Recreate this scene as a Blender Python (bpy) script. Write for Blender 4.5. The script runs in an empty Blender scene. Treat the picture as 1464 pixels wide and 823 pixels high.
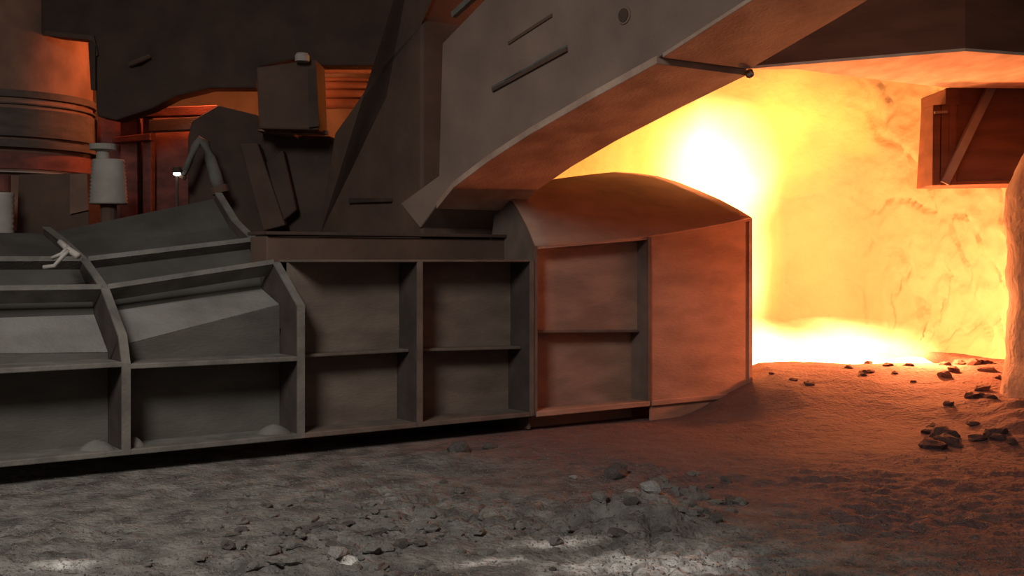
import bpy, bmesh, math, random
from mathutils import Vector, noise, Matrix

random.seed(7)
C = bpy.context.scene.collection
S = bpy.context.scene
F, HC, V0 = 1700.0, 1.85, 370.0          # focal length in px, camera height, horizon row

# ------------------------------------------------------------------ camera
cam = bpy.data.cameras.new('camera')
cam.sensor_width = 36.0
cam.lens = 36.0 * F / 1464
cam.shift_y = -(411.5 - V0) / 1464
cam.clip_end = 200
co = bpy.data.objects.new('camera', cam); C.objects.link(co)
co.location = (0, 0, HC); co.rotation_euler = (math.pi / 2, 0, 0)
S.camera = co

# ------------------------------------------------------------------ view, world, lights
S.view_settings.view_transform = 'Standard'; S.view_settings.look = 'None'
S.view_settings.exposure = 0.0; S.view_settings.gamma = 1.0
S.view_settings.use_curve_mapping = False
S.cycles.use_denoising = True
S.cycles.volume_bounces = 0
S.cycles.max_bounces = 7
w = bpy.data.worlds.new('world'); S.world = w; w.use_nodes = True
w.node_tree.nodes['Background'].inputs[0].default_value = (0.80, 0.64, 0.56, 1)
w.node_tree.nodes['Background'].inputs[1].default_value = 0.125

def lamp(name, kind, loc, energy, color, size=0.3, target=None):
    l = bpy.data.lights.new(name, kind); l.energy = energy; l.color = color
    if kind == 'AREA': l.shape = 'DISK'; l.size = size; l.spread = math.radians(95)
    else: l.shadow_soft_size = size
    o = bpy.data.objects.new(name, l); C.objects.link(o); o.location = loc
    if target is not None:
        o.rotation_euler = (Vector(target) - Vector(loc)).to_track_quat('-Z', 'Y').to_euler()
    return o
# daylight falling in through the open side of the cast house, behind and left of the camera
lamp('daylight', 'AREA', (-3.5, 1.8, 7.2), 190, (1.0, 0.97, 0.90), 2.6, (-2.6, 9.6, 0.3))
FIRE = (1.0, 0.25, 0.08)
lamp('fire_core_light', 'POINT', (3.25, 17.2, 2.3), 480, FIRE, 0.22)
lamp('fire_top_light', 'POINT', (2.75, 17.4, 3.2), 320, FIRE, 0.25)
lamp('melt_light_near', 'POINT', (4.0, 16.5, 0.78), 90, FIRE, 0.12)
lamp('melt_light_far', 'POINT', (5.45, 15.8, 0.95), 800, FIRE, 0.08)
lamp('rear_fire_light', 'POINT', (-4.2, 16.45, 4.5), 170, FIRE, 0.15)

# ------------------------------------------------------------------ frames and projections
n_ = math.hypot(7.13, 5.1)
DX, DY = 7.13 / n_, 5.1 / n_             # along the runner (t), away to the right
BX, BY = -DY, DX                          # backwards from the runner (s)
X0, Y0 = -4.18, 9.70
def W(t, s, z): return Vector((X0 + DX * t + BX * s, Y0 + DY * t + BY * s, z))
def kk(u): return (u - 732.0) / F
def zz(v, Y): return HC + (V0 - v) / F * Y
def P(u, v, Y): return Vector((kk(u) * Y, Y, zz(v, Y)))
def t_of(u, s):
    k = kk(u); return (k * (Y0 + BY * s) - X0 - BX * s) / (DX - DY * k)
def z_of(u, v, s):
    t = t_of(u, s); return zz(v, Y0 + DY * t + BY * s)
def s_of(u, t):
    k = kk(u); return (k * (Y0 + DY * t) - X0 - DX * t) / (BX - BY * k)
def onS(u, v, s):                         # pixel -> vertical plane s = const
    return W(t_of(u, s), s, z_of(u, v, s))
def onT(u, v, t):                         # pixel -> vertical plane t = const, as (s, z)
    s = s_of(u, t); return (s, zz(v, Y0 + DY * t + BY * s))
def zline(p, q, s):                       # line through two pixels on plane s -> z(t)
    ta, tb = t_of(p[0], s), t_of(q[0], s); za, zb = z_of(p[0], p[1], s), z_of(q[0], q[1], s)
    return lambda t: za + (zb - za) * (t - ta) / (tb - ta)

# ------------------------------------------------------------------ materials
def material(name, col, col2=None, rough=0.8, scale=3.0, stretch=(1, 1, 1), bump=0.3, bscale=25.0, metal=0.0, dist=0.02, lo=.35, hi=.65):
    m = bpy.data.materials.new(name); m.use_nodes = True
    N, L = m.node_tree.nodes, m.node_tree.links
    b = N['Principled BSDF']; b.inputs['Roughness'].default_value = rough; b.inputs['Metallic'].default_value = metal
    try: b.inputs['Specular IOR Level'].default_value = 0.25
    except Exception: pass
    tc = N.new('ShaderNodeTexCoord'); mp = N.new('ShaderNodeMapping'); mp.inputs['Scale'].default_value = stretch
    L.new(tc.outputs['Object'], mp.inputs[0])
    t = N.new('ShaderNodeTexNoise'); t.inputs['Scale'].default_value = scale; t.inputs['Detail'].default_value = 6
    L.new(mp.outputs[0], t.inputs['Vector'])
    r = N.new('ShaderNodeValToRGB'); r.color_ramp.elements[0].position = lo; r.color_ramp.elements[1].position = hi
    c2 = col2 or tuple(c * 0.6 for c in col)
    r.color_ramp.elements[0].color = (*c2, 1); r.color_ramp.elements[1].color = (*col, 1)
    L.new(t.outputs['Fac'], r.inputs[0]); L.new(r.outputs[0], b.inputs['Base Color'])
    t2 = N.new('ShaderNodeTexNoise'); t2.inputs['Scale'].default_value = bscale; t2.inputs['Detail'].default_value = 5
    L.new(mp.outputs[0], t2.inputs['Vector'])
    bp = N.new('ShaderNodeBump'); bp.inputs['Strength'].default_value = bump; bp.inputs['Distance'].default_value = dist
    L.new(t2.outputs['Fac'], bp.inputs['Height']); L.new(bp.outputs[0], b.inputs['Normal'])
    return m
def emission(name, col, k):
    m = bpy.data.materials.new(name); m.use_nodes = True
    N, L = m.node_tree.nodes, m.node_tree.links; N.clear()
    o = N.new('ShaderNodeOutputMaterial'); e = N.new('ShaderNodeEmission')
    e.inputs[0].default_value = (*col, 1); e.inputs[1].default_value = k
    L.new(e.outputs[0], o.inputs[0]); return m

M = {}
M['panel'] = material('dusty_steel_sheet', (.118, .106, .092), (.082, .072, .062), .75, 1.6, (1, 1, 3), .25, 18)
M['panelm'] = material('brown_steel_sheet', (.185, .14, .113), (.125, .093, .076), .75, 1.6, (1, 1, 3), .25, 18)
M['darksheet'] = material('dark_steel_sheet', (.085, .08, .07), (.055, .05, .045), .85, 1.5, (1, 1, 2), .2, 14)  # roof and back sheets, darker than the panels
M['ledgepale'] = material('pale_ledge_sheet', (.23, .22, .20), (.16, .15, .135), .95, 2.2, (1, 1, 1), .4, 30)  # sloping ledge sheets, paler than the panels
M['rib'] = material('worn_rib_steel', (.185, .172, .152), (.115, .106, .094), .8, 4, (1, 1, 1), .3, 30)
M['ribm'] = material('brown_rib_steel', (.16, .125, .102), (.11, .085, .07), .8, 4, (1, 1, 1), .3, 30)
M['web'] = material('shaded_rib_web', (.07, .052, .045), (.045, .034, .03), .85, 3, (1, 1, 1), .2, 20)  # shade on the rib sides put into a darker colour
M['hoodweb'] = material('shaded_hood_web', (.17, .12, .10), (.11, .08, .066), .85, 3, (1, 1, 1), .2, 20)  # hood rib shade put into the colour, used on its flanges too
M['hood'] = material('fire_tinted_hood_steel', (.43, .255, .185), (.30, .175, .13), .8, 1.6, (1, 1, 3), .3, 18)  # red firelight put into the hood's base colour
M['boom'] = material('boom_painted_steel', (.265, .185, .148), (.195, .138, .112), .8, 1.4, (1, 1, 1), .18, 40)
M['boomu'] = material('boom_firelit_underside', (.56, .40, .31), (.34, .22, .17), .8, 2.0, (1, 1, 1), .3, 30)  # firelight put into the colour, paler than the rest of the boom
M['dark'] = material('dark_machine_steel', (.125, .078, .058), (.085, .052, .04), .85, 1.5, (1, 1, 1), .25, 12)
M['darker'] = material('black_greasy_steel', (.085, .053, .041), (.052, .034, .027), .8, 2, (1, 1, 1), .2, 14)
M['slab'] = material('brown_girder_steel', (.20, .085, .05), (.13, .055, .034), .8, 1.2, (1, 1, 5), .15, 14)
M['slabu'] = material('firelit_girder_underside', (.74, .56, .44), (.56, .38, .29), .8, 1.5, (3, 1, 1), .3, 10)  # fire glow put into the colour, far paler than the girder web
M['wall'] = material('refractory_wall', (.40, .365, .25), (.35, .32, .215), .95, 1.3, (1, 1, 1), .5, 6, dist=.06)
M['pier'] = material('rough_refractory_pier', (.34, .27, .22), (.24, .18, .15), .95, 2.0, (1, 1, 1), .6, 9, dist=.05)
M['brick'] = material('back_wall_lining', (.36, .28, .23), (.26, .2, .16), .9, 2.0, (1, 1, 1), .3, 10)
M['red'] = material('red_oxide_steel', (.24, .085, .07), (.12, .05, .045), .8, 3, (1, 1, 2), .2, 20)
M['vessel'] = material('rusty_vessel_steel', (.30, .17, .12), (.17, .10, .075), .8, 2.0, (1, 1, 1), .25, 14)
M['vband'] = material('vessel_band_steel', (.13, .10, .085), (.085, .07, .06), .8, 3, (1, 1, 4), .2, 20)
M['pale'] = material('pale_galvanised_sheet', (.46, .42, .39), (.34, .31, .28), .7, 3, (1, 1, 1), .1, 30)
M['lump'] = material('grey_slag_lump', (.21, .195, .175), (.12, .11, .10), .95, 6, (1, 1, 1), .5, 40)
M['lumpd'] = material('dark_slag_lump', (.12, .105, .095), (.07, .06, .055), .95, 6, (1, 1, 1), .5, 40)
M['lumpl'] = material('pale_slag_lump', (.34, .32, .30), (.2, .19, .18), .95, 6, (1, 1, 1), .5, 40)
M['bolt'] = material('polished_bolt', (.8, .72, .6), (.7, .6, .5), .3, 3, (1, 1, 1), .02, 30, metal=1.0)
M['lumpr'] = material('reddish_slag_lump', (.15, .085, .075), (.085, .05, .045), .95, 6, (1, 1, 1), .5, 40)
M['lens'] = emission('lamp_lens', (1, .97, .92), 6)
M['melt'] = emission('white_hot_melt', (1, .60, .26), 9)

# floor: grey sand, with lime-pale spills near the camera
def floor_material():
    m = material('sandy_cast_house_floor', (.225, .21, .19), (.085, .076, .07), .97, 3.6, (1, 1, 1), .9, 22, dist=.05)
    N, L = m.node_tree.nodes, m.node_tree.links
    ramp = [n for n in N if n.type == 'VALTORGB'][0]; b = N['Principled BSDF']
    tc = [n for n in N if n.type == 'TEX_COORD'][0]
    at = N.new('ShaderNodeAttribute'); at.attribute_name = 'pale'
    t = N.new('ShaderNodeTexNoise'); t.inputs['Scale'].default_value = 9; t.inputs['Detail'].default_value = 8
    L.new(tc.outputs['Object'], t.inputs['Vector'])
    mu = N.new('ShaderNodeMath'); mu.operation = 'MULTIPLY_ADD'; mu.inputs[1].default_value = 1.7; mu.inputs[2].default_value = -.42
    L.new(t.outputs['Fac'], mu.inputs[0])
    ad = N.new('ShaderNodeMath'); ad.operation = 'MULTIPLY'; ad.use_clamp = True
    L.new(mu.outputs[0], ad.inputs[0]); L.new(at.outputs['Fac'], ad.inputs[1])
    mx = N.new('ShaderNodeMixRGB'); mx.inputs[2].default_value = (.75, .71, .67, 1)
    mul = N.new('ShaderNodeMath'); mul.operation = 'MULTIPLY'; mul.inputs[1].default_value = 2.2; mul.use_clamp = True
    L.new(ad.outputs[0], mul.inputs[0])
    ft = N.new('ShaderNodeAttribute'); ft.attribute_name = 'fire_tint'
    m0 = N.new('ShaderNodeMixRGB'); m0.inputs[2].default_value = (.148, .082, .078, 1); L.new(ft.outputs['Fac'], m0.inputs[0]); L.new(ramp.outputs[0], m0.inputs[1])  # mixes the painted red fire glow into the floor colour
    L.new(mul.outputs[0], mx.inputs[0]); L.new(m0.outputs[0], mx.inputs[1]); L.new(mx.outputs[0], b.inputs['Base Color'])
    return m
M['floor'] = floor_material()

# ------------------------------------------------------------------ mesh builder
class MB:
    def __init__(s): s.v = []; s.f = []
    def quad(s, a, b, c, d):
        i = len(s.v); s.v += [a, b, c, d]; s.f.append((i, i + 1, i + 2, i + 3)); return s
    def prism(s, poly, off):               # polygon (3D points) swept by a vector
        i = len(s.v); n = len(poly); off = Vector(off)
        s.v += [Vector(p) for p in poly] + [Vector(p) + off for p in poly]
        s.f.append(tuple(range(i, i + n))); s.f.append(tuple(range(i + 2 * n - 1, i + n - 1, -1)))
        for k in range(n):
            j = (k + 1) % n; s.f.append((i + k, i + n + k, i + n + j, i + j))
        return s
    def strip(s, A, B, off):               # ribbon between two polylines, swept by a vector
        for k in range(len(A) - 1): s.prism([A[k], A[k + 1], B[k + 1], B[k]], off)
        return s
    def loft(s, rows):
        i = len(s.v); n = len(rows[0])
        for r in rows: s.v += [Vector(p) for p in r]
        for a in range(len(rows) - 1):
            for b in range(n - 1):
                s.f.append((i + a * n + b, i + a * n + b + 1, i + (a + 1) * n + b + 1, i + (a + 1) * n + b))
        return s
    def bar(s, p, q, w, h=None):
        p, q = Vector(p), Vector(q); h = h or w; d = (q - p).normalized()
        up = Vector((0, 0, 1)) if abs(d.z) < .9 else Vector((1, 0, 0))
        a = d.cross(up).normalized() * w / 2; b = d.cross(a).normalized() * h / 2
        return s.prism([p - a - b, p + a - b, p + a + b, p - a + b], q - p)
    def tube(s, pts, r, n=10):
        pts = [Vector(p) for p in pts]; rr = r if isinstance(r, (list, tuple)) else [r] * len(pts); i = len(s.v)
        for k, p in enumerate(pts):
            d = (pts[min(k + 1, len(pts) - 1)] - pts[max(k - 1, 0)]).normalized()
            up = Vector((0, 0, 1)) if abs(d.z) < .9 else Vector((0, 1, 0))
            a = d.cross(up).normalized(); b = d.cross(a).normalized()
            for j in range(n):
                g = 2 * math.pi * j / n; s.v.append(p + (a * math.cos(g) + b * math.sin(g)) * rr[k])
        for k in range(len(pts) - 1):
            for j in range(n):
                l = (j + 1) % n; s.f.append((i + k * n + j, i + k * n + l, i + (k + 1) * n + l, i + (k + 1) * n + j))
        s.f.append(tuple(range(i + n - 1, i - 1, -1))); e = i + (len(pts) - 1) * n; s.f.append(tuple(range(e, e + n)))
        return s
    def lathe(s, c, prof, n=32, a0=0, a1=2 * math.pi):   # prof: (radius, z)
        i = len(s.v); full = abs(a1 - a0 - 2 * math.pi) < 1e-6; m = n if full else n + 1
        for r, z in prof:
            for j in range(m):
                g = a0 + (a1 - a0) * j / n; s.v.append(Vector((c[0] + r * math.cos(g), c[1] + r * math.sin(g), z)))
        for k in range(len(prof) - 1):
            for j in range(n):
                l = (j + 1) % m; s.f.append((i + k * m + j, i + k * m + l, i + (k + 1) * m + l, i + (k + 1) * m + j))
        return s
    def build(s, name, mat, parent=None, bevel=0, smooth=False, solid=0):
        me = bpy.data.meshes.new(name); me.from_pydata([tuple(p) for p in s.v], [], s.f)
        bm = bmesh.new(); bm.from_mesh(me); bmesh.ops.remove_doubles(bm, verts=bm.verts, dist=1e-5)
        bmesh.ops.recalc_face_normals(bm, faces=bm.faces); bm.to_mesh(me); bm.free()
        o = bpy.data.objects.new(name, me); C.objects.link(o); me.materials.append(M[mat])
        if solid:
            q = o.modifiers.new('sheet', 'SOLIDIFY'); q.thickness = solid; q.offset = 0
        if bevel:
            q = o.modifiers.new('bevel', 'BEVEL'); q.width = bevel; q.segments = 2; q.limit_method = 'ANGLE'
        if smooth:
            for p in me.polygons: p.use_smooth = True
        if parent: attach(o, parent)
        return o
def attach(o, parent):
    o.parent = parent; o.matrix_parent_inverse = Matrix.Translation(-Vector(parent.location))
def tag(o, label=None, cat=None, group=None, kind=None):
    if label: o['label'] = label
    if cat: o['category'] = cat
    if group: o['group'] = group
    if kind: o['kind'] = kind
    return o
def thing(name, label, cat, loc, group=None):
    o = bpy.data.objects.new(name, None); C.objects.link(o); o.location = loc; o.empty_display_size = .2
    return tag(o, label, cat, group)

# ------------------------------------------------------------------ floor
def fz(x, y):
    p = Vector((x, y, 0))
    dx, dy = x - X0, y - Y0; t = dx * DX + dy * DY; s = dx * BX + dy * BY
    z = .05 * noise.noise(p * .45) + .028 * noise.noise(p * 1.3)
    fine = noise.fractal(p * 6.5, 0.8, 2.1, 4)
    near = max(0, min(1, (11.5 - y) / 3.0)); rub = max(.15, min(1, .55 + 1.3 * noise.noise(p * .75 + Vector((2, 5, 1))))) * near
    z += .011 * fine + .026 * rub * fine
    ridge = abs(noise.noise(p * 4.3 + Vector((7, 3, 0)))); z -= .05 * max(0, .13 - ridge) / .13 * rub
    if s > -.2 and t < 9.3:                                   # under the covers the bed is flat
        z = z * max(0, 1 - (s + .2) * 2) - .02
    z -= .03 * max(0, 1 - abs(s + .1) / .3) if -2 < t < 5 else 0
    # sand banked up at the end of the hood and in front of the melt
    m = max(0, min(1, (y - 12.2) / 3.3)); m = m * m * (3 - 2 * m)
    mx = max(0, min(1, (x - 2.0) / 1.3)); z += .46 * m * mx
    z += .10 * math.exp(-((x - 2.95) ** 2 + (y - 14.1) ** 2) / .5)
    z += .30 * math.exp(-(((x - 6.0) / .9) ** 2 + ((y - 12.6) / .9) ** 2)) * (1 + .6 * noise.noise(p * 3))
    z += .16 * math.exp(-(((x - .95) / .42) ** 2 + ((y - 8.45) / .4) ** 2)) * (1 + .8 * noise.noise(p * 5))
    z += .06 * math.exp(-(((x + .45) / .5) ** 2 + ((y - 11.0) / .4) ** 2))
    z -= .06 * math.exp(-(((x + .48) / .35) ** 2 + ((y - 10.55) / .22) ** 2))
    if y > 15.9 and 3.0 < x < 6.2: z -= .1 * min(1, (y - 15.9) / .3)     # the runner bed where the melt lies
    return z
def axis(a, b, n, f): return [a + (b - a) * f(i / n) for i in range(n + 1)]
xs = axis(-13, 13, 460, lambda q: q + .34 * math.sin(2 * math.pi * q) / (2 * math.pi) * 2)
ys = axis(4.5, 24, 420, lambda q: q ** 1.45)
fm = MB(); fm.loft([[(x, y, fz(x, y)) for x in xs] for y in ys])
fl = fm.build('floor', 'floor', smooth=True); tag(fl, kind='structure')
at = fl.data.attributes.new('pale', 'FLOAT', 'POINT')
def pale(x, y):
    v = 0
    for (u, vv, ru, rv, k) in ((860, 805, .34, .10, 1.0), (960, 812, .30, .09, .9), (790, 775, .28, .05, .9), (700, 800, .22, .04, .8), (500, 795, .09, .04, .8), (100, 812, .16, .06, .7), (1010, 800, .3, .2, .45), (940, 725, .12, .15, .35)):
        Y = F * HC / (vv - V0); X = kk(u) * Y
        v += k * math.exp(-((x - X) / ru) ** 2 - ((y - Y - .25 * (x - X)) / (rv * 2.0)) ** 2)
    return min(1, v)
at.data.foreach_set('value', [pale(p.co.x, p.co.y) for p in fl.data.vertices])

def fire_tint(x, y):       # the fire's red haze painted into the floor colour, taphole side
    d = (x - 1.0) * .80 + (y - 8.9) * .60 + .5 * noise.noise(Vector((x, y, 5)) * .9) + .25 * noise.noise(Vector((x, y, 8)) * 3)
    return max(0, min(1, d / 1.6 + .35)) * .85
at2 = fl.data.attributes.new('fire_tint', 'FLOAT', 'POINT')
at2.data.foreach_set('value', [fire_tint(p.co.x, p.co.y) for p in fl.data.vertices])

# ------------------------------------------------------------------ setting: ceiling and walls
tag(MB().prism([(-13, 6.5, 8.2), (13, 6.5, 8.2), (13, 24, 8.2), (-13, 24, 8.2)], (0, 0, .3)).build('ceiling', 'darker'), kind='structure')
plan = [(-.6, 20.4), (2.0, 20.1), (4.5, 19.6), (5.6, 19.1), (6.4, 18.2), (6.85, 17.0), (7.2, 15.9), (7.35, 15.3)]
seg = [0]
for a, b in zip(plan, plan[1:]): seg.append(seg[-1] + math.hypot(b[0] - a[0], b[1] - a[1]))
rows = []
for i in range(261):
    d = seg[-1] * i / 260; k = max(j for j in range(len(seg) - 1) if seg[j] <= d + 1e-9); f = (d - seg[k]) / (seg[k + 1] - seg[k])
    a, b = Vector(plan[k]), Vector(plan[k + 1]); p = a.lerp(b, f); nrm = Vector((b.y - a.y, a.x - b.x)).normalized()
    nrm = nrm if nrm.dot(Vector((3, 8)) - p) > 0 else -nrm
    row = []
    for j in range(121):
        z = -.3 + 6.6 * j / 120; q = Vector((p.x, p.y, z))
        rough = .35 + 1.0 * max(0, min(1, (d - 3.6) / 1.6))
        crack = noise.noise(q * 1.2 + Vector((3, 9, 1))) + .5 * noise.noise(Vector((d * 1.6 + z * .9, z * .5, 2)) * 2.2)
        rough = .1 + 1.3 * max(0, min(1, (d - 5.9) / 1.4))
        h = .05 * noise.noise(q * .6) + rough * (.05 * noise.fractal(q * 3.0, .9, 2.1, 4) - .10 * max(0, .07 - abs(crack)) / .07)
        h += .5 * max(0, 1 - (z - .3) / .8) ** 2 * max(0, min(1, (d - 5.3) / 1.5)) 
        row.append((p.x + nrm.x * h, p.y + nrm.y * h, z))
    rows.append(row)
tag(MB().loft(rows).build('wall_right', 'wall', smooth=True), kind='structure')
tag(MB().prism([(7.45, 15.35, -.2), (12.9, 15.35, -.2), (12.9, 15.35, 8.2), (7.45, 15.35, 8.2)], (0, .3, 0)).build('wall_side', 'wall'), kind='structure')
tag(MB().prism([(-13, 22.2, -.2), (-.4, 22.2, -.2), (-.4, 22.2, 8.2), (-13, 22.2, 8.2)], (0, .3, 0)).build('wall_back', 'brick'), kind='structure')
tag(MB().prism([(-.6, 20.3, -.2), (-.6, 22.2, -.2), (-.6, 22.2, 8.2), (-.6, 20.3, 8.2)], (.15, 0, 0)).build('wall_return', 'brick'), kind='structure')
tag(MB().prism([(-12.8, 12, -.2), (-12.8, 22.2, -.2), (-12.8, 22.2, 8.2), (-12.8, 12, 8.2)], (-.3, 0, 0)).build('wall_left', 'dark'), kind='structure')

# ------------------------------------------------------------------ runner covers
ZB = .15
tA, tB, t6, t7, t9, tE = (t_of(u, 0) for u in (180, 430, 600, 765, 928, 1074)); tL = tA - 1.68
Q = .42
def ribplate(name, par, t, outer, depth, mat='web', th=.05, fmat='rib', fw=.075):
    """rib web: ribbon between an outer (s,z) profile and the same pushed inwards, th thick along t"""
    inner = []
    for i, (s, z) in enumerate(outer):
        a = Vector(outer[max(i - 1, 0)]); b = Vector(outer[min(i + 1, len(outer) - 1)]); d = (b - a).normalized()
        inner.append((s + d.y * depth, z - d.x * depth))
    m = MB().strip([W(t - th / 2, *p) for p in outer], [W(t - th / 2, *p) for p in inner], W(th, 0, 0) - W(0, 0, 0))
    o = m.build(name, mat, par)
    fo = [(s - .012, z + .006) for s, z in outer]
    f = MB().strip([W(t - fw / 2, *p) for p in fo], [W(t - fw / 2, s + .02, z - .01) for s, z in fo], W(fw, 0, 0) - W(0, 0, 0)).build('rib_flange', fmat)
    f.parent = o
    return o
def along(name, par, t0, t1, s0, s1, z0, z1, th, mat='rib', bevel=.008):
    """flat flange along the runner; z0/z1 are the top at each end"""
    m = MB().prism([W(t0, s0, z0), W(t0, s1, z0), W(t0, s1, z0 - th), W(t0, s0, z0 - th)], W(t1, 0, z1) - W(t0, 0, z0))
    return m.build(name, mat, par, bevel)
def sheet(name, par, a, b, mat):           # a, b: polylines of (t,s,z), lower and upper edge
    return MB().loft([[W(*p) for p in a], [W(*p) for p in b]]).build(name, mat, par, solid=.02)

# --- left cover: hipped steel lid with deep ribs
lidL = thing('runner_cover', 'dusty ribbed steel runner cover with a sloping hipped top, at the left of the floor', 'runner cover', W(tA, .5, 0))
oA = [(0, ZB)] + [onT(u, v, tA) for u, v in ((180, 520), (175, 480), (150, 413), (122, 373), (92, 345), (66, 325))]
oB = [(0, ZB)] + [onT(u, v, tB) for u, v in ((430, 509), (430, 437), (396, 377), (366, 345), (336, 315), (312, 276))]
oA = [(max(0, s), z) for s, z in oA]; oB = [(max(0, s), z) for s, z in oB]
oL = [(s, z) for s, z in oA]
for t, o in ((tL, oL), (tA, oA), (tB, oB)):
    ribplate('rib', lidL, t, o, .46)
mid1, mid2 = zline((0, 526), (175, 517), 0), zline((185, 520), (428, 509), 0)
for t0, t1, z in ((tL, tA, mid1), (tA, tB, mid2)):
    along('middle_flange', lidL, t0 + .03, t1 - .03, -.01, Q + .02, z(t0), z(t1), .045)
    along('bottom_flange', lidL, t0 + .03, t1 - .03, -.01, Q + .02, ZB + .05, ZB + .05, .05)
L1 = {0: zline((0, 506), (150, 504), Q), 1: zline((190, 490), (395, 437), Q)}
L2 = {0: zline((0, 455), (150, 450), Q + .42), 1: zline((190, 441), (412, 408), Q + .42)}
def lerp(a, b, f): return a + (b - a) * f
for k, (t0, t1, p, q) in enumerate(((tL, tA, oL, oA), (tA, tB, oA, oB))):
    ta, tb = t0 + .03, t1 - .03; fr = [i / 8 for i in range(9)]; ts = [lerp(ta, tb, f) for f in fr]
    def outer(i, ds=0, dz=0): return [(lerp(ta, tb, f), lerp(p[i][0], q[i][0], f) + ds, lerp(p[i][1], q[i][1], f) + dz) for f in fr]
    md = (mid1, mid2)[k]
    low = [(t, Q, ZB + .02) for t in ts]; mm = [(t, Q, md(t) - .02) for t in ts]
    e1 = [(t, Q, max(md(t) + .04, L1[k](t))) for t in ts]
    e2 = [(t, Q + .42, max(L2[k](t), L1[k](t) + .08)) for t in ts]
    e3 = outer(3, .14, -.10); e3 = [(t, max(s, Q + .48), max(z, e2[i][2] + .05)) for i, (t, s, z) in enumerate(e3)]
    e4 = outer(4, .10, -.09); e5 = outer(5, .08, -.08); e6 = outer(6, .06, -.07)
    sheet('lower_panel', lidL, low, mm, 'panel'); sheet('upper_panel', lidL, mm, e1, 'panel')
    o = sheet('ledge_panel', lidL, e1, e2, 'ledgepale'); o['label'] = 'pale sloping ledge panel'
    sheet('roof_panel', lidL, e2, e3, 'darksheet'); sheet('roof_panel', lidL, e3, e4, 'darksheet'); sheet('roof_panel', lidL, e4, e5, 'darksheet'); sheet('roof_panel', lidL, e5, e6, 'darksheet')
    for i in (3, 4):
        a, b = outer(i)[0], outer(i)[-1]
        MB().prism([W(*a), W(a[0], a[1] + .16, a[2] - .12), W(a[0], a[1] + .175, a[2] - .09), W(a[0], a[1] + .01, a[2] + .045)], W(*b) - W(*a)).build('stiffener', 'rib', lidL)
    back = [(t, s, .05) for t, s, z in e6]
    sheet('back_panel', lidL, e6, back, 'darksheet')
# small dusty heaps in the bottom corners, left of the ribs
for t, r in ((tA, .16), (tB, .17), (tA + .32, .1)):
    m = MB().lathe((0, 0), [(r, 0), (r * .8, .03), (r * .45, .065), (.01, .085)], 11)
    m.v = [Vector(W(t - .2, .16, ZB + .05)) + Vector((v.x, v.y * .7, v.z)) for v in m.v]
    m.build('dust_heap', 'rib', lidL, smooth=True)
# lifting hook near the first rib
pl = lambda u, v: W(*(lambda s, z: (tA - .08, s, z))(*onT(u, v, tA - .08)))
h = MB().tube([P(62, 382, 10.6), P(78, 380, 10.6), P(90, 366, 10.6), P(98, 358, 10.65)], .02, 8)
h.tube([P(74, 369, 10.62), P(88, 363, 10.62), P(98, 352, 10.7)], .018, 8)
h.tube([P(86, 346, 10.8), P(97, 356, 10.7), P(112, 366, 10.6)], .03, 8)
o = h.build('lifting_hook', 'pale', lidL, smooth=True); o['label'] = 'pale bent lifting hook'

# --- middle cover: flat-topped box lid
lidM = thing('runner_cover', 'flat-topped dark steel runner cover with two square bays, under the tip of the boom', 'runner cover', W(t6, .5, 0))
zt = lambda u: z_of(u, 371, 0)
ZT = z_of(600, 371, 0)
for t in (t6, t7 - .04):
    ribplate('rib', lidM, t, [(0, ZB), (0, 1.0), (0, ZT - .02)], .44, 'web', .05, 'ribm', .06)
mid3 = zline((430, 509), (600, 500), 0); mid4 = zline((600, 500), (765, 496), 0)
for t0, t1, z, mt in ((tB + .03, t6 - .03, mid3, 'panelm'), (t6 + .03, t7 - .07, mid4, 'panelm')):
    z0, z1 = z(t0), z(t1)
    MB().prism([W(t0, .40, ZB), W(t1, .40, ZB), W(t1, .40, z1 - .03), W(t0, .40, z0 - .03)], W(0, .02, 0) - W(0, 0, 0)).build('lower_panel', mt, lidM)
    MB().prism([W(t0, .36, z0), W(t1, .36, z1), W(t1, .36, ZT - .03), W(t0, .36, ZT - .03)], W(0, .02, 0) - W(0, 0, 0)).build('upper_panel', mt, lidM)
    along('middle_flange', lidM, t0, t1, .16, .42, z0, z1, .03, 'ribm')
    along('bottom_flange', lidM, t0, t1, -.01, .42, ZB + .05, ZB + .05, .05, 'ribm')
along('top_flange', lidM, tB + .03, t7 - .02, -.01, .62, ZT, ZT, .025, 'ribm')
zq = z_of(560, 333, .55)
MB().prism([W(tB - .1, .55, ZT - .05), W(t7, .55, ZT - .05), W(t7, .55, zq - .05), W(tB - .1, .55, zq - .05)], W(0, .40, 0) - W(0, 0, 0)).build('upper_tier', 'dark', lidM, .01)
along('tier_plate', lidM, tB - .12, t7 + .03, .50, .98, zq, zq, .035, 'darker')
MB().prism([W(tB + .03, .9, .05), W(t7, .9, .05), W(t7, .9, ZT), W(tB + .03, .9, ZT)], W(0, .03, 0) - W(0, 0, 0)).build('back_panel', 'darksheet', lidM)

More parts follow.
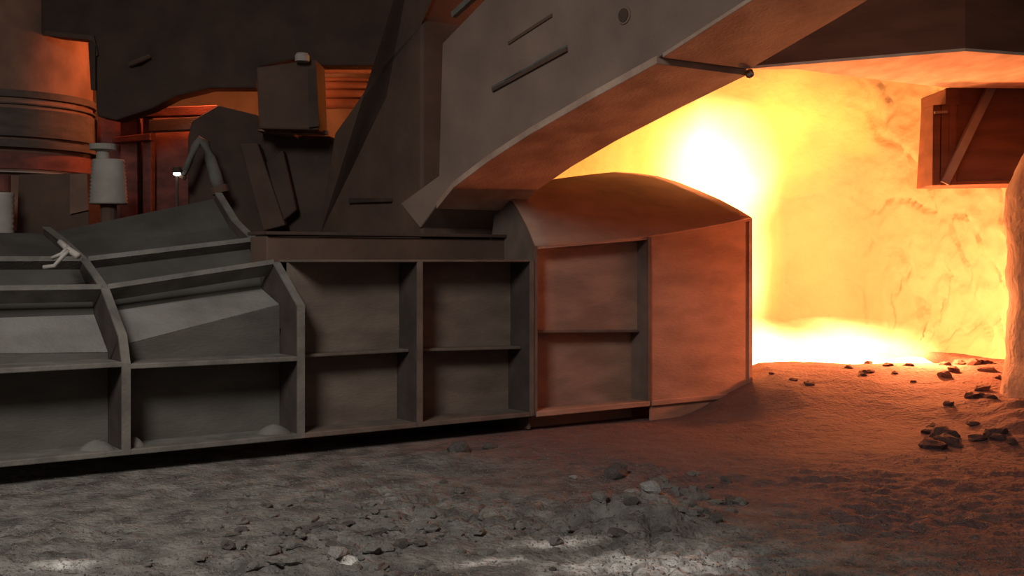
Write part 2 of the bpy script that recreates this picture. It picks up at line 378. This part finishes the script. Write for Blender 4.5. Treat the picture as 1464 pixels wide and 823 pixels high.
# --- right cover: arched hood at the mouth of the taphole runner
hood = thing('runner_hood', 'arched steel runner hood, glowing orange-brown, next to the flame', 'runner hood', W(t9, .8, 0))
end = [(0, z_of(1074, 312, 0))] + [onT(u, v, tE) for u, v in ((1056, 301), (1030, 287), (1000, 274), (970, 262), (940, 253), (910, 249), (880, 247))]
sp, zp = end[-1]
end += [(sp + .5, zp - .04), (sp + 1.0, zp - .2), (sp + 1.3, zp - .6)]
def prof(t):
    f = (t - t7) / (tE - t7); g = max(0, min(1, f))
    sm = lerp(.66, sp, g ** 1.1); zlow = lerp(z_of(765, 352, 0), end[0][1], g ** 1.6); zpk = lerp(2.60, zp, g ** .8)
    out = []
    for i, (s, z) in enumerate(end[:8]):
        out.append((s / sp * sm, zlow + (z - end[0][1]) / (zp - end[0][1]) * (zpk - zlow)))
    sc = lerp(.12, 1, g)
    out += [(sm + .5 * sc, zpk - .04), (sm + 1.0 * sc, zpk - .2 - .2 * (1 - g)), (sm + 1.3 * sc, zpk - .6)]
    return out
ts = [lerp(t7, tE, i / 16) for i in range(17)]
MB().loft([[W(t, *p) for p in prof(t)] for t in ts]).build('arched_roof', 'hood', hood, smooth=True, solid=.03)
for t, dp in ((t7, .34), (t9, .28)):
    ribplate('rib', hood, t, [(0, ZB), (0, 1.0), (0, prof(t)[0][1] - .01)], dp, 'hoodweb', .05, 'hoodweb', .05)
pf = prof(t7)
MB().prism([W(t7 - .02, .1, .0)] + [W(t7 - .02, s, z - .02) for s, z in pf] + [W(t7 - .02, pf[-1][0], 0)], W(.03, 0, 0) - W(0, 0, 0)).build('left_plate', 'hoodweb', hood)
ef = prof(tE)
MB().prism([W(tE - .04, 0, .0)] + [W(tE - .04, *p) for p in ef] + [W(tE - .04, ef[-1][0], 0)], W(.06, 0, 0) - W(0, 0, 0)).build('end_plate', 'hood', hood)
for t0, t1, dp in ((t7 + .01, t9, .30), (t9 + .03, tE - .03, .012)):
    z0, z1 = prof(t0)[0][1], prof(t1)[0][1]
    zm0, zm1 = 1.05, 1.0
    if dp > .2:
        MB().prism([W(t0, dp, -.15), W(t1, dp, -.15), W(t1, dp, zm1), W(t0, dp, zm0)], W(0, .02, 0) - W(0, 0, 0)).build('lower_panel', 'hood', hood)
        MB().prism([W(t0, dp - .12, zm0), W(t1, dp - .12, zm1), W(t1, dp - .12, z1), W(t0, dp - .12, z0)], W(0, .02, 0) - W(0, 0, 0)).build('upper_panel', 'hood', hood)
        along('middle_flange', hood, t0, t1, dp - .17, dp, zm0 + .02, zm1 + .02, .03, 'hoodweb')
        MB().prism([W(t0, .0, z0 - .03), W(t1, .0, z1 - .03), W(t1, dp, z1 - .03), W(t0, dp, z0 - .03)], (0, 0, .025)).build('eave_flange', 'hood', hood)
    else:
        MB().prism([W(t0, dp, -.15), W(t1, dp, -.15), W(t1, dp, z1), W(t0, dp, z0)], W(0, .02, 0) - W(0, 0, 0)).build('side_panel', 'hood', hood)
        MB().prism([W(t0, .0, z0 - .03), W(t1, .0, z1 - .03), W(t1, dp, z1 - .03), W(t0, dp, z0 - .03)], (0, 0, .025)).build('eave_flange', 'hood', hood)
    along('bottom_flange', hood, t0, t1, -.02, dp, ZB + .05, ZB + .05, .06, 'hood')

# ------------------------------------------------------------------ boom and its mast
tb, bw = 4.60, 1.05
TW = W(bw, 0, 0) - W(0, 0, 0)
def bp(u, v, dt=0): return W(tb + dt, *onT(u, v, tb))
boom = thing('boom', 'heavy brown box-section boom slanting down from the upper right to the runner covers', 'boom', bp(620, 200))
face = [(600, 326), (572, 291), (627, 251), (632, 62), (690, 2), (760, -60), (1160, -60), (1070, 0), (945, 80), (850, 133), (760, 185), (700, 224), (650, 262), (622, 296)]
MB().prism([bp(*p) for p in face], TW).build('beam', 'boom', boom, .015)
def under(pts, th, name, lab, dt0=-.02):
    a = [bp(*p) for p in pts]; up = Vector((0, 0, -th))
    m = MB()
    for k in range(len(a) - 1):
        q = [a[k] + up, a[k + 1] + up, a[k + 1] + Vector((0, 0, .02)), a[k] + Vector((0, 0, .02))]
        off = W(dt0, 0, 0) - W(0, 0, 0); m.prism([x + off for x in q], TW - 2 * off)
    o = m.build(name, 'boomu', boom, .006); o['label'] = lab
under([(1160, -60), (1070, 0), (947, 79)], .02, 'underside_plate', 'pale upper underside plate lit by the fire', 0.0)
under([(941, 83), (850, 133), (760, 185), (700, 224), (650, 262), (626, 292)], .05, 'underside_plate', 'pale lower underside plate lit by the fire')
m = MB().bar(bp(652, 22, -.03), bp(712, -32, -.03), .06); m.build('edge_pipe', 'rib', boom)
m = MB().bar(bp(706, 128, -.012), bp(812, 70, -.012), .03, .05); m.build('weld_bar', 'dark', boom)
m = MB().bar(bp(706, 125, -.012), bp(812, 66, -.012), .03, .025); m.build('weld_bar', 'rib', boom)
m = MB().bar(bp(728, 62, -.006), bp(790, 22, -.006), .02, .03); m.build('weld_bar', 'dark', boom)
c = bp(893, 22); ring = []
dS, dZ = (W(0, 1, 0) - W(0, 0, 0)), Vector((0, 0, 1))
def disc(c, r, r2, th, n=20): return MB().prism([c + dS * r * math.cos(2 * math.pi * i / n) + dZ * r2 * math.sin(2 * math.pi * i / n) for i in range(n)], W(-th, 0, 0) - W(0, 0, 0))
disc(c, .085, .078, .012).build('pin_boss', 'boom', boom)
o = disc(c - TW * 0, .064, .06, .02).build('pin_hole', 'darker', boom); o['label'] = 'dark round pin hole'
bb = MB().lathe((0, 0), [(.001, -.05), (.025, -.045), (.04, -.02), (.04, 0), (.025, .03), (.001, .035)], 10)
c = bp(945, 80) + TW * .99 - Vector((0, 0, .045)) + TW * .03; bb.v = [v + c for v in bb.v]; o = bb.build('corner_bolt', 'bolt', boom, smooth=True); o['label'] = 'bright corner bolt'

mast = thing('boom_mast', 'dark brown mast block behind the boom tip, shadowed on its left face', 'mast', W(tb + .7, 2, 0))
mp_ = [(1.0, .0)] + [(3.25, 0.0)] + [onT(u, v, tb + .02) for u, v in ((456, 335), (478, 190), (500, 160), (540, 100), (600, 35), (640, -60))] + [(1.0, 5.6)]
MB().prism([W(tb + .02, s, z) for s, z in mp_], W(1.3, 0, 0) - W(0, 0, 0)).build('mast_block', 'dark', mast, .03)
MB().prism([W(tb - .02, s, z) for s, z in (onT(500, 283, tb), onT(560, 283, tb), onT(560, 288, tb), onT(500, 290, tb))], W(.04, 0, 0) - W(0, 0, 0)).build('seam_bar', 'darker', mast)

# ------------------------------------------------------------------ overhead girder and hanging box, upper right
ZG = 3.94
def gp(u, v, z=ZG): Y = (z - HC) * F / (V0 - v); return Vector((kk(u) * Y, Y, z))
gird = thing('girder', 'broad brown overhead girder with a glowing underside, above the flame', 'girder', gp(1240, 90))
gpoly = [gp(1062, 99), gp(1380, 73), gp(1500, 82), Vector((7.9, 13.3, ZG)), Vector((7.9, 14.7, ZG)), gp(1350, 125), gp(1240, 112), gp(1140, 99)]
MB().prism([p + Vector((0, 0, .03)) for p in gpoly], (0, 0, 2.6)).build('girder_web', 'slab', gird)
o = MB().prism(gpoly, (0, 0, .03)).build('underside_plate', 'slabu', gird); o['label'] = 'pale underside plate lit orange by the fire'

box = thing('hanging_box', 'dark brown steel box hanging under the girder, with a diagonal brace, right of the flame', 'steel box', P(1400, 265, 14.6))
YB = 14.8
def bq(u, v, y=YB): return P(u, v, y)
MB().prism([bq(1352, 150), bq(1352, 127), bq(1420, 104), bq(1520, 70), bq(1520, 262), bq(1345, 264)], (0, .9, 0)).build('box_body', 'slab', box, .01)
MB().prism([bq(1336, 150, YB - .06), bq(1372, 150, YB - .06), bq(1372, 124, YB - .06), bq(1352, 126, YB - .06), bq(1352, 149, YB - .06)], (0, .05, 0)).build('top_gusset', 'slab', box)
for u in (1334, 1346, 1357):
    MB().prism([bq(u, 150, YB - .05), bq(u + 11, 150, YB - .05), bq(u + 10, 264, YB - .05), bq(u - 1, 265, YB - .05)], (0, .3, 0)).build('side_plate', 'slab', box, .008)
MB().bar(bq(1424, 110, YB - .06), bq(1350, 262, YB - .06), .09, .10).build('diagonal_brace', 'pier', box)
MB().bar(bq(1336, 161, YB - .07), bq(1354, 160, YB - .07), .03, .03).build('bolt_strip', 'pier', box)
MB().bar(bq(1360, 262, YB - .03), bq(1450, 260, YB - .03), .05, .04).build('bottom_rim', 'slab', box)

# right pier
pr = []
for j in range(41):
    z = -.1 + 3.3 * j / 40; r0 = 1.02 - .25 * max(0, (z - 2.55) / .6) ** 2; row = []
    for i in range(49):
        g = 2 * math.pi * i / 48; q = Vector((math.cos(g), math.sin(g), z)); r = r0 + .05 * noise.fractal(q * 2.5, .9, 2, 4) + .12 * max(0, .7 - z)
        row.append((6.74 + r * math.cos(g), 13.55 + r * math.sin(g), z))
    pr.append(row)
pr.append([(6.74 + (x - 6.74) * .5, 13.55 + (y - 13.55) * .5, z + .12) for x, y, z in pr[-1]]); pr.append([(6.74, 13.55, pr[-1][0][2])] * 49)
tag(MB().loft(pr).build('refractory_pier', 'pier', smooth=True), 'rough round refractory pier at the right edge, lit orange on its left side', 'pier')

# ------------------------------------------------------------------ background machinery, left
YD = 15.5
duct = thing('overhead_duct', 'large sooty overhead duct filling the upper left, above the machinery', 'duct', P(330, 60, YD))
dpts = [(58, 48), (128, 56), (134, 84), (138, 166), (166, 172), (215, 156), (250, 138), (300, 126), (366, 126), (372, 96), (425, 84), (452, 94), (545, 94), (760, 40), (760, -160), (58, -160)]
MB().prism([P(u, v, YD) for u, v in dpts], (0, .35, 0)).build('duct_shell', 'darker', duct, .03)
dl = [(60, 50), (128, 57), (134, 84)]
MB().strip([P(u, v, YD - .05) for u, v in dl], [P(u + 6, v - 6, YD - .05) for u, v in dl], (0, .04, 0)).build('lip_strip', 'dark', duct)
MB().tube([P(185, 92, YD - .05), P(200, 86, YD - .1), P(214, 80, YD - .05)], .035, 8).build('grab_handle', 'dark', duct)

hb = thing('hanging_block', 'dark square block hanging between two fire-lit gaps, below the duct', 'block', P(410, 186, 14.75))
MB().prism([P(366, 96, 14.75), P(452, 84, 14.75), P(456, 186, 14.75), P(370, 184, 14.75)], (0, .7, 0)).build('block_body', 'dark', hb, .03)
MB().prism([P(440, 100, 14.7), P(452, 98, 14.7), P(456, 180, 14.7), P(441, 182, 14.7)], (0, .06, 0)).build('edge_plate', 'darker', hb)
lg = MB().lathe((0, 0), [(.09, -.05), (.09, .02), (.07, .05), (.001, .05)], 12); c = P(432, 82, 14.65); lg.v = [v + c for v in lg.v]
o = lg.build('bolt_head', 'pale', hb); o['label'] = 'pale bolt head on top'

mb = thing('gun_carriage', 'dark machine carriage with leaning plates behind the left runner cover', 'machine', P(390, 330, 15.4))
MB().prism([P(268, 196, 15.5), P(274, 172, 15.5), P(312, 150, 15.5), P(368, 164, 15.5), P(374, 190, 15.5), P(470, 194, 15.5), P(486, 200, 15.5), P(470, 420, 15.5), P(300, 420, 15.5), P(268, 300, 15.5)], (0, 1.0, 0)).build('carriage_body', 'darker', mb, .03)
MB().prism([P(342, 204, 15.2), P(368, 204, 15.2), P(408, 322, 15.2), P(376, 330, 15.2)], (0, .2, 0)).build('leaning_plate', 'dark', mb, .02)
MB().prism([P(380, 232, 15.25), P(404, 214, 15.25), P(424, 300, 15.25), P(402, 318, 15.25)], (0, .2, 0)).build('leaning_plate', 'darker', mb, .02)
o = MB().prism([P(366, 186, 15.1), P(378, 184, 15.1), P(424, 190, 15.1), P(420, 194, 15.1)], (0, .6, .0)).build('top_sliver', 'vessel', mb); o['label'] = 'rusty top plate catching firelight'
MB().bar(P(424, 190, 15.2), P(470, 190, 15.2), .12, .05).build('top_rail', 'vessel', mb)

gp2 = thing('pipe_rack', 'stack of rusty horizontal pipes glowing in the gap left of the mast', 'pipe rack', P(490, 160, 18))
for v, r in ((100, .05), (113, .035), (122, .06), (134, .07), (148, .08)):
    MB().tube([P(436, v + 1, 18), P(490, v, 18), P(580, v + (1 if v != 113 else 4), 18)], r, 10).build('pipe', 'vessel', gp2, smooth=True)
for u in (440, 578): MB().bar(P(u, 60, 18.1), P(u, 543, 18.1), .08).build('rack_post', 'dark', gp2)

# cylinder vessel at the far left
ves = thing('vessel', 'tall round rusty vessel with dark bands at the left edge, lit orange on its right', 'vessel', P(-20, 330, 16.4))
cx, cy, R = kk(128) * 16.4 - 1.25, 16.4, 1.25
z_ = lambda v: zz(v, 15.4)
MB().lathe((cx, cy), [(R * .98, z_(330)), (R * .98, z_(-80))], 48).build('shell', 'vessel', ves, smooth=True)
for (va, vb, k, mt) in ((128, 140, 1.015, 'vband'), (146, 150, 1.01, 'vband'), (154, 196, 1.03, 'vband'), (199, 212, 1.06, 'vband'), (216, 242, 1.0, 'red'), (244, 248, 1.05, 'pale')):
    r = R * k
    MB().lathe((cx, cy), [(R * .9, z_(va)), (r, z_(va) - .01), (r, z_(vb) + .01), (R * .9, z_(vb))], 48).build('band', mt, ves, smooth=False)
MB().prism([P(126, 62, 15.42), P(130, 58, 15.42), P(136, 66, 15.42), P(136, 128, 15.42), P(130, 128, 15.42)], (0, .06, 0)).build('riser_strip', 'darker', ves)
MB().prism([P(26, 249, 14.9), P(126, 247, 14.9), P(128, 420, 14.9), P(20, 420, 14.9)], (0, .5, 0)).build('base_box', 'dark', ves, .02)
o = MB().prism([P(100, 249, 14.86), P(124, 248, 14.86), P(126, 300, 14.86), P(100, 306, 14.86)], (0, .04, 0)).build('rust_plate', 'vessel', ves); o['label'] = 'rust-orange plate on the base box'

# pale corrugated ducts and wall pieces
def ribbed(c0, c1, r, n, par, nm='hose_rib'):
    pass
cr = thing('corrugated_hose', 'short pale ribbed hose standing right of the vessel', 'hose', P(154, 290, 14.7))
m = MB(); prof_ = []
za, zb = zz(228, 14.7), zz(292, 14.7)
for i in range(25):
    f = i / 24; prof_.append((.185 + .015 * (i % 2) + .035 * f, lerp(za, zb, f)))
m.lathe((kk(155) * 14.7, 14.7), [(.001, za)] + prof_ + [(.001, zb)], 24).build('hose_body', 'pale', cr, smooth=True)
m = MB().lathe((kk(147) * 14.7, 14.7), [(.001, zz(206, 14.7)), (.16, zz(206, 14.7)), (.165, zz(214, 14.7)), (.08, zz(216, 14.7)), (.08, zz(230, 14.7))], 20); m.build('hose_cap', 'pale', cr, smooth=False)
MB().lathe((kk(155) * 14.7, 14.7), [(.1, 0), (.1, zz(290, 14.7)), (.001, zz(290, 14.7))], 12).build('hose_stand', 'dark', cr)
cr2 = thing('corrugated_hose', 'pale ribbed hose cut off by the left edge, below the vessel', 'hose', P(6, 335, 14.2))
za, zb = zz(275, 14.2), zz(342, 14.2)
prof_ = [(.15 + .015 * (i % 2), lerp(za, zb, i / 18)) for i in range(19)]
MB().lathe((kk(0) * 14.2, 14.2), [(.001, za)] + prof_ + [(.001, zb)], 20).build('hose_body', 'pale', cr2, smooth=True)
MB().lathe((kk(0) * 14.2, 14.2), [(.1, 0), (.1, zz(340, 14.2)), (.001, zz(340, 14.2))], 12).build('hose_stand', 'dark', cr2)
MB().lathe((kk(-4) * 14.2, 14.2), [(.001, zz(250, 14.2)), (.15, zz(250, 14.2)), (.15, zz(274, 14.2)), (.001, zz(274, 14.2))], 20).build('hose_collar', 'red', cr2)

# red-brown frame
fr_ = thing('support_frame', 'red-brown steel frame of posts and beams between the vessel and the carriage', 'frame', P(230, 300, 16.6))
for (ua, ub, va, vb) in ((172, 196, 168, 420), (204, 216, 168, 420)):
    MB().prism([P(ua, va, 16.6), P(ub, va, 16.6), P(ub, vb, 16.6), P(ua, vb, 16.6)], (0, .2, 0)).build('post', 'red', fr_, .01)
for (ua, ub, va, vb, mt) in ((160, 310, 156, 168, 'red'), (212, 302, 171, 188, 'vband'), (160, 215, 196, 204, 'red')):
    MB().prism([P(ua, va, 16.5), P(ub, va - 6, 16.5), P(ub, vb - 4, 16.5), P(ua, vb, 16.5)], (0, .2, 0)).build('cross_beam', mt, fr_, .01)
MB().prism([P(140, 160, 16.9), P(310, 160, 16.9), P(330, 420, 16.9), P(140, 420, 16.9)], (0, .1, 0)).build('back_plate', 'red', fr_)

bh = thing('bent_pipe', 'dull grey pipe bent like an inverted V behind the left cover', 'pipe', P(300, 290, 15.0))
MB().tube([P(262, 250, 15.0), P(270, 232, 15.0), P(278, 210, 15.0), P(286, 200, 15.0), P(294, 206, 15.0), P(300, 226, 15.0), P(308, 250, 15.0), P(313, 268, 15.0)], [.04, .045, .05, .055, .06, .07, .08, .085], 12).build('pipe_body', 'rib', bh, smooth=True)
MB().tube([P(313, 266, 15.0), P(316, 276, 15.0)], .11, 12).build('pipe_foot', 'dark', bh)
MB().tube([P(262, 250, 15.0), P(259, 254, 15.0)], .06, 12).build('pipe_tip', 'dark', bh)
wl = thing('work_lamp', 'tiny bright white work lamp left of the bent pipe', 'lamp', P(253, 262, 14.9))
MB().lathe((kk(253) * 14.9, 14.9), [(.001, zz(238, 14.9)), (.05, zz(239, 14.9)), (.065, zz(246, 14.9)), (.06, zz(247, 14.9)), (.001, zz(247, 14.9))], 14).build('lamp_shade', 'darker', wl)
MB().lathe((kk(253) * 14.9, 14.9), [(.001, zz(247, 14.9)), (.045, zz(247, 14.9)), (.045, zz(249.5, 14.9)), (.02, zz(251, 14.9)), (.001, zz(251, 14.9))], 14).build('lens', 'lens', wl)
MB().bar(P(253, 239, 14.95), P(253, 330, 14.95), .03).build('lamp_post', 'darker', wl)

# ------------------------------------------------------------------ fire: burning gas as glowing volumes, melt as a white-hot surface
def flame_material(name, col, k, wob, nscale, power=2.0, off=0.0):
    m = bpy.data.materials.new(name); m.use_nodes = True
    N, L = m.node_tree.nodes, m.node_tree.links; N.clear()
    out = N.new('ShaderNodeOutputMaterial'); em = N.new('ShaderNodeEmission'); em.inputs[0].default_value = (*col, 1)
    tc = N.new('ShaderNodeTexCoord')
    ln = N.new('ShaderNodeVectorMath'); ln.operation = 'LENGTH'; L.new(tc.outputs['Object'], ln.inputs[0])
    t = N.new('ShaderNodeTexNoise'); t.inputs['Scale'].default_value = nscale; t.inputs['Detail'].default_value = 3
    mp = N.new('ShaderNodeMapping'); mp.inputs['Location'].default_value = (off, off * .7, off * .3); L.new(tc.outputs['Object'], mp.inputs[0]); L.new(mp.outputs[0], t.inputs['Vector'])
    def math_(op, a, b, clamp=False):
        n = N.new('ShaderNodeMath'); n.operation = op; n.use_clamp = clamp
        for i, x in enumerate((a, b)):
            if hasattr(x, 'is_linked'): L.new(x, n.inputs[i])
            else: n.inputs[i].default_value = x
        return n.outputs[0]
    nz = math_('MULTIPLY', math_('SUBTRACT', t.outputs['Fac'], .5), wob)
    d = math_('SUBTRACT', 1.0, math_('ADD', ln.outputs['Value'], nz), True)
    d = math_('MULTIPLY', math_('POWER', d, power), k)
    L.new(d, em.inputs[1]); L.new(em.outputs[0], out.inputs['Volume'])
    return m
def flame_blob(name, par, loc, rad, mat, taper=0.0, seed=0):
    """egg-shaped tongue; the vertices stay inside unit radius so the gas fades out before the skin"""
    bm = bmesh.new(); bmesh.ops.create_icosphere(bm, subdivisions=3, radius=1.0)
    for v in bm.verts:
        q = 1 + .10 * noise.noise(v.co * 2 + Vector((seed, 0, 0))); v.co *= q
        v.co.x *= 1 - taper * v.co.z * .5; v.co.y *= 1 - taper * v.co.z * .5
    me = bpy.data.meshes.new(name); bm.to_mesh(me); bm.free(); me.materials.append(mat)
    o = bpy.data.objects.new(name, me); C.objects.link(o); o.location = loc; o.scale = rad
    if par: attach(o, par)
    return o
FC = (1.0, .46, .05)
fire = thing('tap_flame', 'tall white-hot flame column rising behind the end of the arched hood', 'flame', (3.2, 17.2, .5))
mc = flame_material('flame_core_gas', (1.0, .50, .15), 15, .7, 1.6, 1.5, 1.0)
mh = flame_material('flame_halo_gas', FC, 1.15, 1.7, 1.8, 1.1, 4.0)
flame_blob('flame_core', fire, (3.28, 17.5, 1.75), (.60, .5, 1.8), mc, .0, 1)
flame_blob('flame_core', fire, (2.95, 17.5, 3.1), (1.15, .8, 1.25), mc, .0, 2)
flame_blob('flame_halo', fire, (2.2, 17.9, 3.4), (2.4, 1.2, 1.5), mh, .0, 3)
flame_blob('flame_halo', fire, (4.1, 17.9, 3.9), (1.6, 1.1, 1.15), mh, .0, 4)
flame_blob('flame_halo', fire, (3.35, 17.7, 1.9), (.72, .7, 1.8), mh, .0, 5)

pool = thing('melt_pool', 'low white-hot band of burning melt on the floor under the bright wall', 'molten metal', (4.6, 16.6, .45))
pm = MB(); rows = []
for i in range(41):
    x = 3.1 + 2.85 * i / 40; row = []
    for j in range(9):
        y = 16.05 + 1.5 * j / 8; row.append((x, y, .40 + .05 * noise.noise(Vector((x * 2, y * 2, 4))) - (.12 if j in (0, 8) else 0)))
    rows.append(row)
o = pm.loft(rows).build('melt_surface', 'melt', pool, smooth=True)
mp2 = flame_material('melt_flame_gas', (1.0, .50, .15), 22, .8, 2.2, 1.3, 2.0)
flame_blob('melt_flame', pool, (4.55, 16.7, .52), (1.62, .55, .52), mp2, .0, 6)
flame_blob('melt_flame', pool, (3.45, 16.6, .55), (.7, .5, .5), mp2, .0, 7)

# ------------------------------------------------------------------ slag lumps on the floor
def lump_mesh(name, mat, seed, sub=2):
    bm = bmesh.new(); bmesh.ops.create_icosphere(bm, subdivisions=sub, radius=1.0)
    for v in bm.verts:
        q = 1 + .42 * noise.noise(v.co * 1.3 + Vector((seed * 3.1, 0, 0))) + \
            .30 * noise.noise(v.co * 2.8 + Vector((0, seed, 0)))
        v.co = v.co * q; v.co.z *= .62; v.co.x = round(v.co.x * 7) / 7 * .5 + v.co.x * .5
    me = bpy.data.meshes.new(name); bm.to_mesh(me); bm.free(); me.materials.append(M[mat]); return me
meshes = [lump_mesh('slag_lump', m, i) for i, m in enumerate(('lump', 'lump', 'lumpd', 'lump', 'lumpd', 'lump', 'lump', 'lump'))]
red_m = [lump_mesh('slag_lump', 'lumpr', 30 + i) for i in range(3)]
pale_m = [lump_mesh('slag_lump', 'lumpl', 20 + i) for i in range(2)]
def floor_pt(u, v):
    Y = F * HC / (v - V0)
    for _ in range(4): Y = F * (HC - fz(kk(u) * Y, Y)) / (v - V0)
    return kk(u) * Y, Y
def put(me, u, v, r, label, group=None, name='slag_lump'):
    x, y = floor_pt(u, v); o = bpy.data.objects.new(name, me); C.objects.link(o)
    o.location = (x, y, fz(x, y) + r * .12); o.scale = (r * random.uniform(.85, 1.5), r * random.uniform(.7, 1.1), r * random.uniform(.7, 1.1))
    o.rotation_euler = (random.uniform(-.2, .2), random.uniform(-.2, .2), random.uniform(0, 6.28))
    return tag(o, label, 'slag', group)
put(pale_m[0], 932, 737, .085, 'largest pale slag lump in the foreground heap right of centre')
put(pale_m[1], 948, 752, .045, 'small pale slag lump just below the largest pale one')
put(pale_m[1], 905, 705, .06, 'flat pale slag lump at the left end of the foreground heap')
put(meshes[2], 655, 646, .13, 'dark slag lump in the hollow below the middle runner cover')
put(meshes[4], 700, 640, .09, 'dark slag lump just right of the one in the hollow below the middle cover')
put(meshes[2], 880, 678, .12, 'dark slag lump on the floor left of the foreground heap')
put(pale_m[0], 484, 792, .07, 'pale-edged slag lump at the bottom of the floor, left of centre')
put(pale_m[1], 820, 682, .03, 'tiny pale slag chip by itself on the floor below the hood')
for i in range(34):
    put(meshes[i % 6], random.gauss(985, 42), random.gauss(722, 17), random.uniform(.03, .075), 'grey slag lump in the foreground heap right of centre', 'slag lumps of the foreground heap')
n = 0
while n < 150:
    u, v = random.gauss(520, 150), random.gauss(755, 42)
    if not (10 < u < 1000 and 690 < v < 835): continue
    put(meshes[(0, 1, 3, 5, 6, 7, 2)[n % 7]], u, v, random.uniform(.018, .06), 'small grey slag lump among the rubble at the bottom of the floor', 'loose slag lumps on the near floor'); n += 1
for i in range(26):
    put(red_m[i % 3], random.uniform(1330, 1450), random.uniform(545, 640), random.uniform(.05, .13), 'dark reddish slag lump in the heap at the foot of the right pier', 'slag lumps by the right pier')
for i in range(16):
    put(red_m[i % 3], random.uniform(1070, 1340), 528 + random.uniform(-3, 30), random.uniform(.03, .07), 'slag lump on the sand bank in front of the melt', 'slag lumps before the melt')
# grit too fine to count
g = MB(); ico = [(0, 0, .8), (.9, 0, 0), (0, .9, 0), (-.9, 0, 0), (0, -.9, 0)]
for i in range(9000):
    u, v = random.uniform(-20, 1480), 640 + 200 * random.random() ** .8
    x, y = floor_pt(u, v); r = random.uniform(.004, .013); k = len(g.v); z = fz(x, y); a = random.uniform(0, 6.28); c_, s_ = math.cos(a) * r, math.sin(a) * r
    g.v += [Vector((x + p[0] * c_ - p[1] * s_ * .7, y + p[0] * s_ + p[1] * c_ * .7, z + p[2] * r)) for p in ico]
    g.f += [(k, k + 1, k + 2), (k, k + 2, k + 3), (k, k + 3, k + 4), (k, k + 4, k + 1)]
me = bpy.data.meshes.new('grit'); me.from_pydata([tuple(p) for p in g.v], [], g.f); me.materials.append(M['lump'])
o = bpy.data.objects.new('grit', me); C.objects.link(o); tag(o, 'loose grey grit strewn over the near floor', 'grit', kind='stuff')
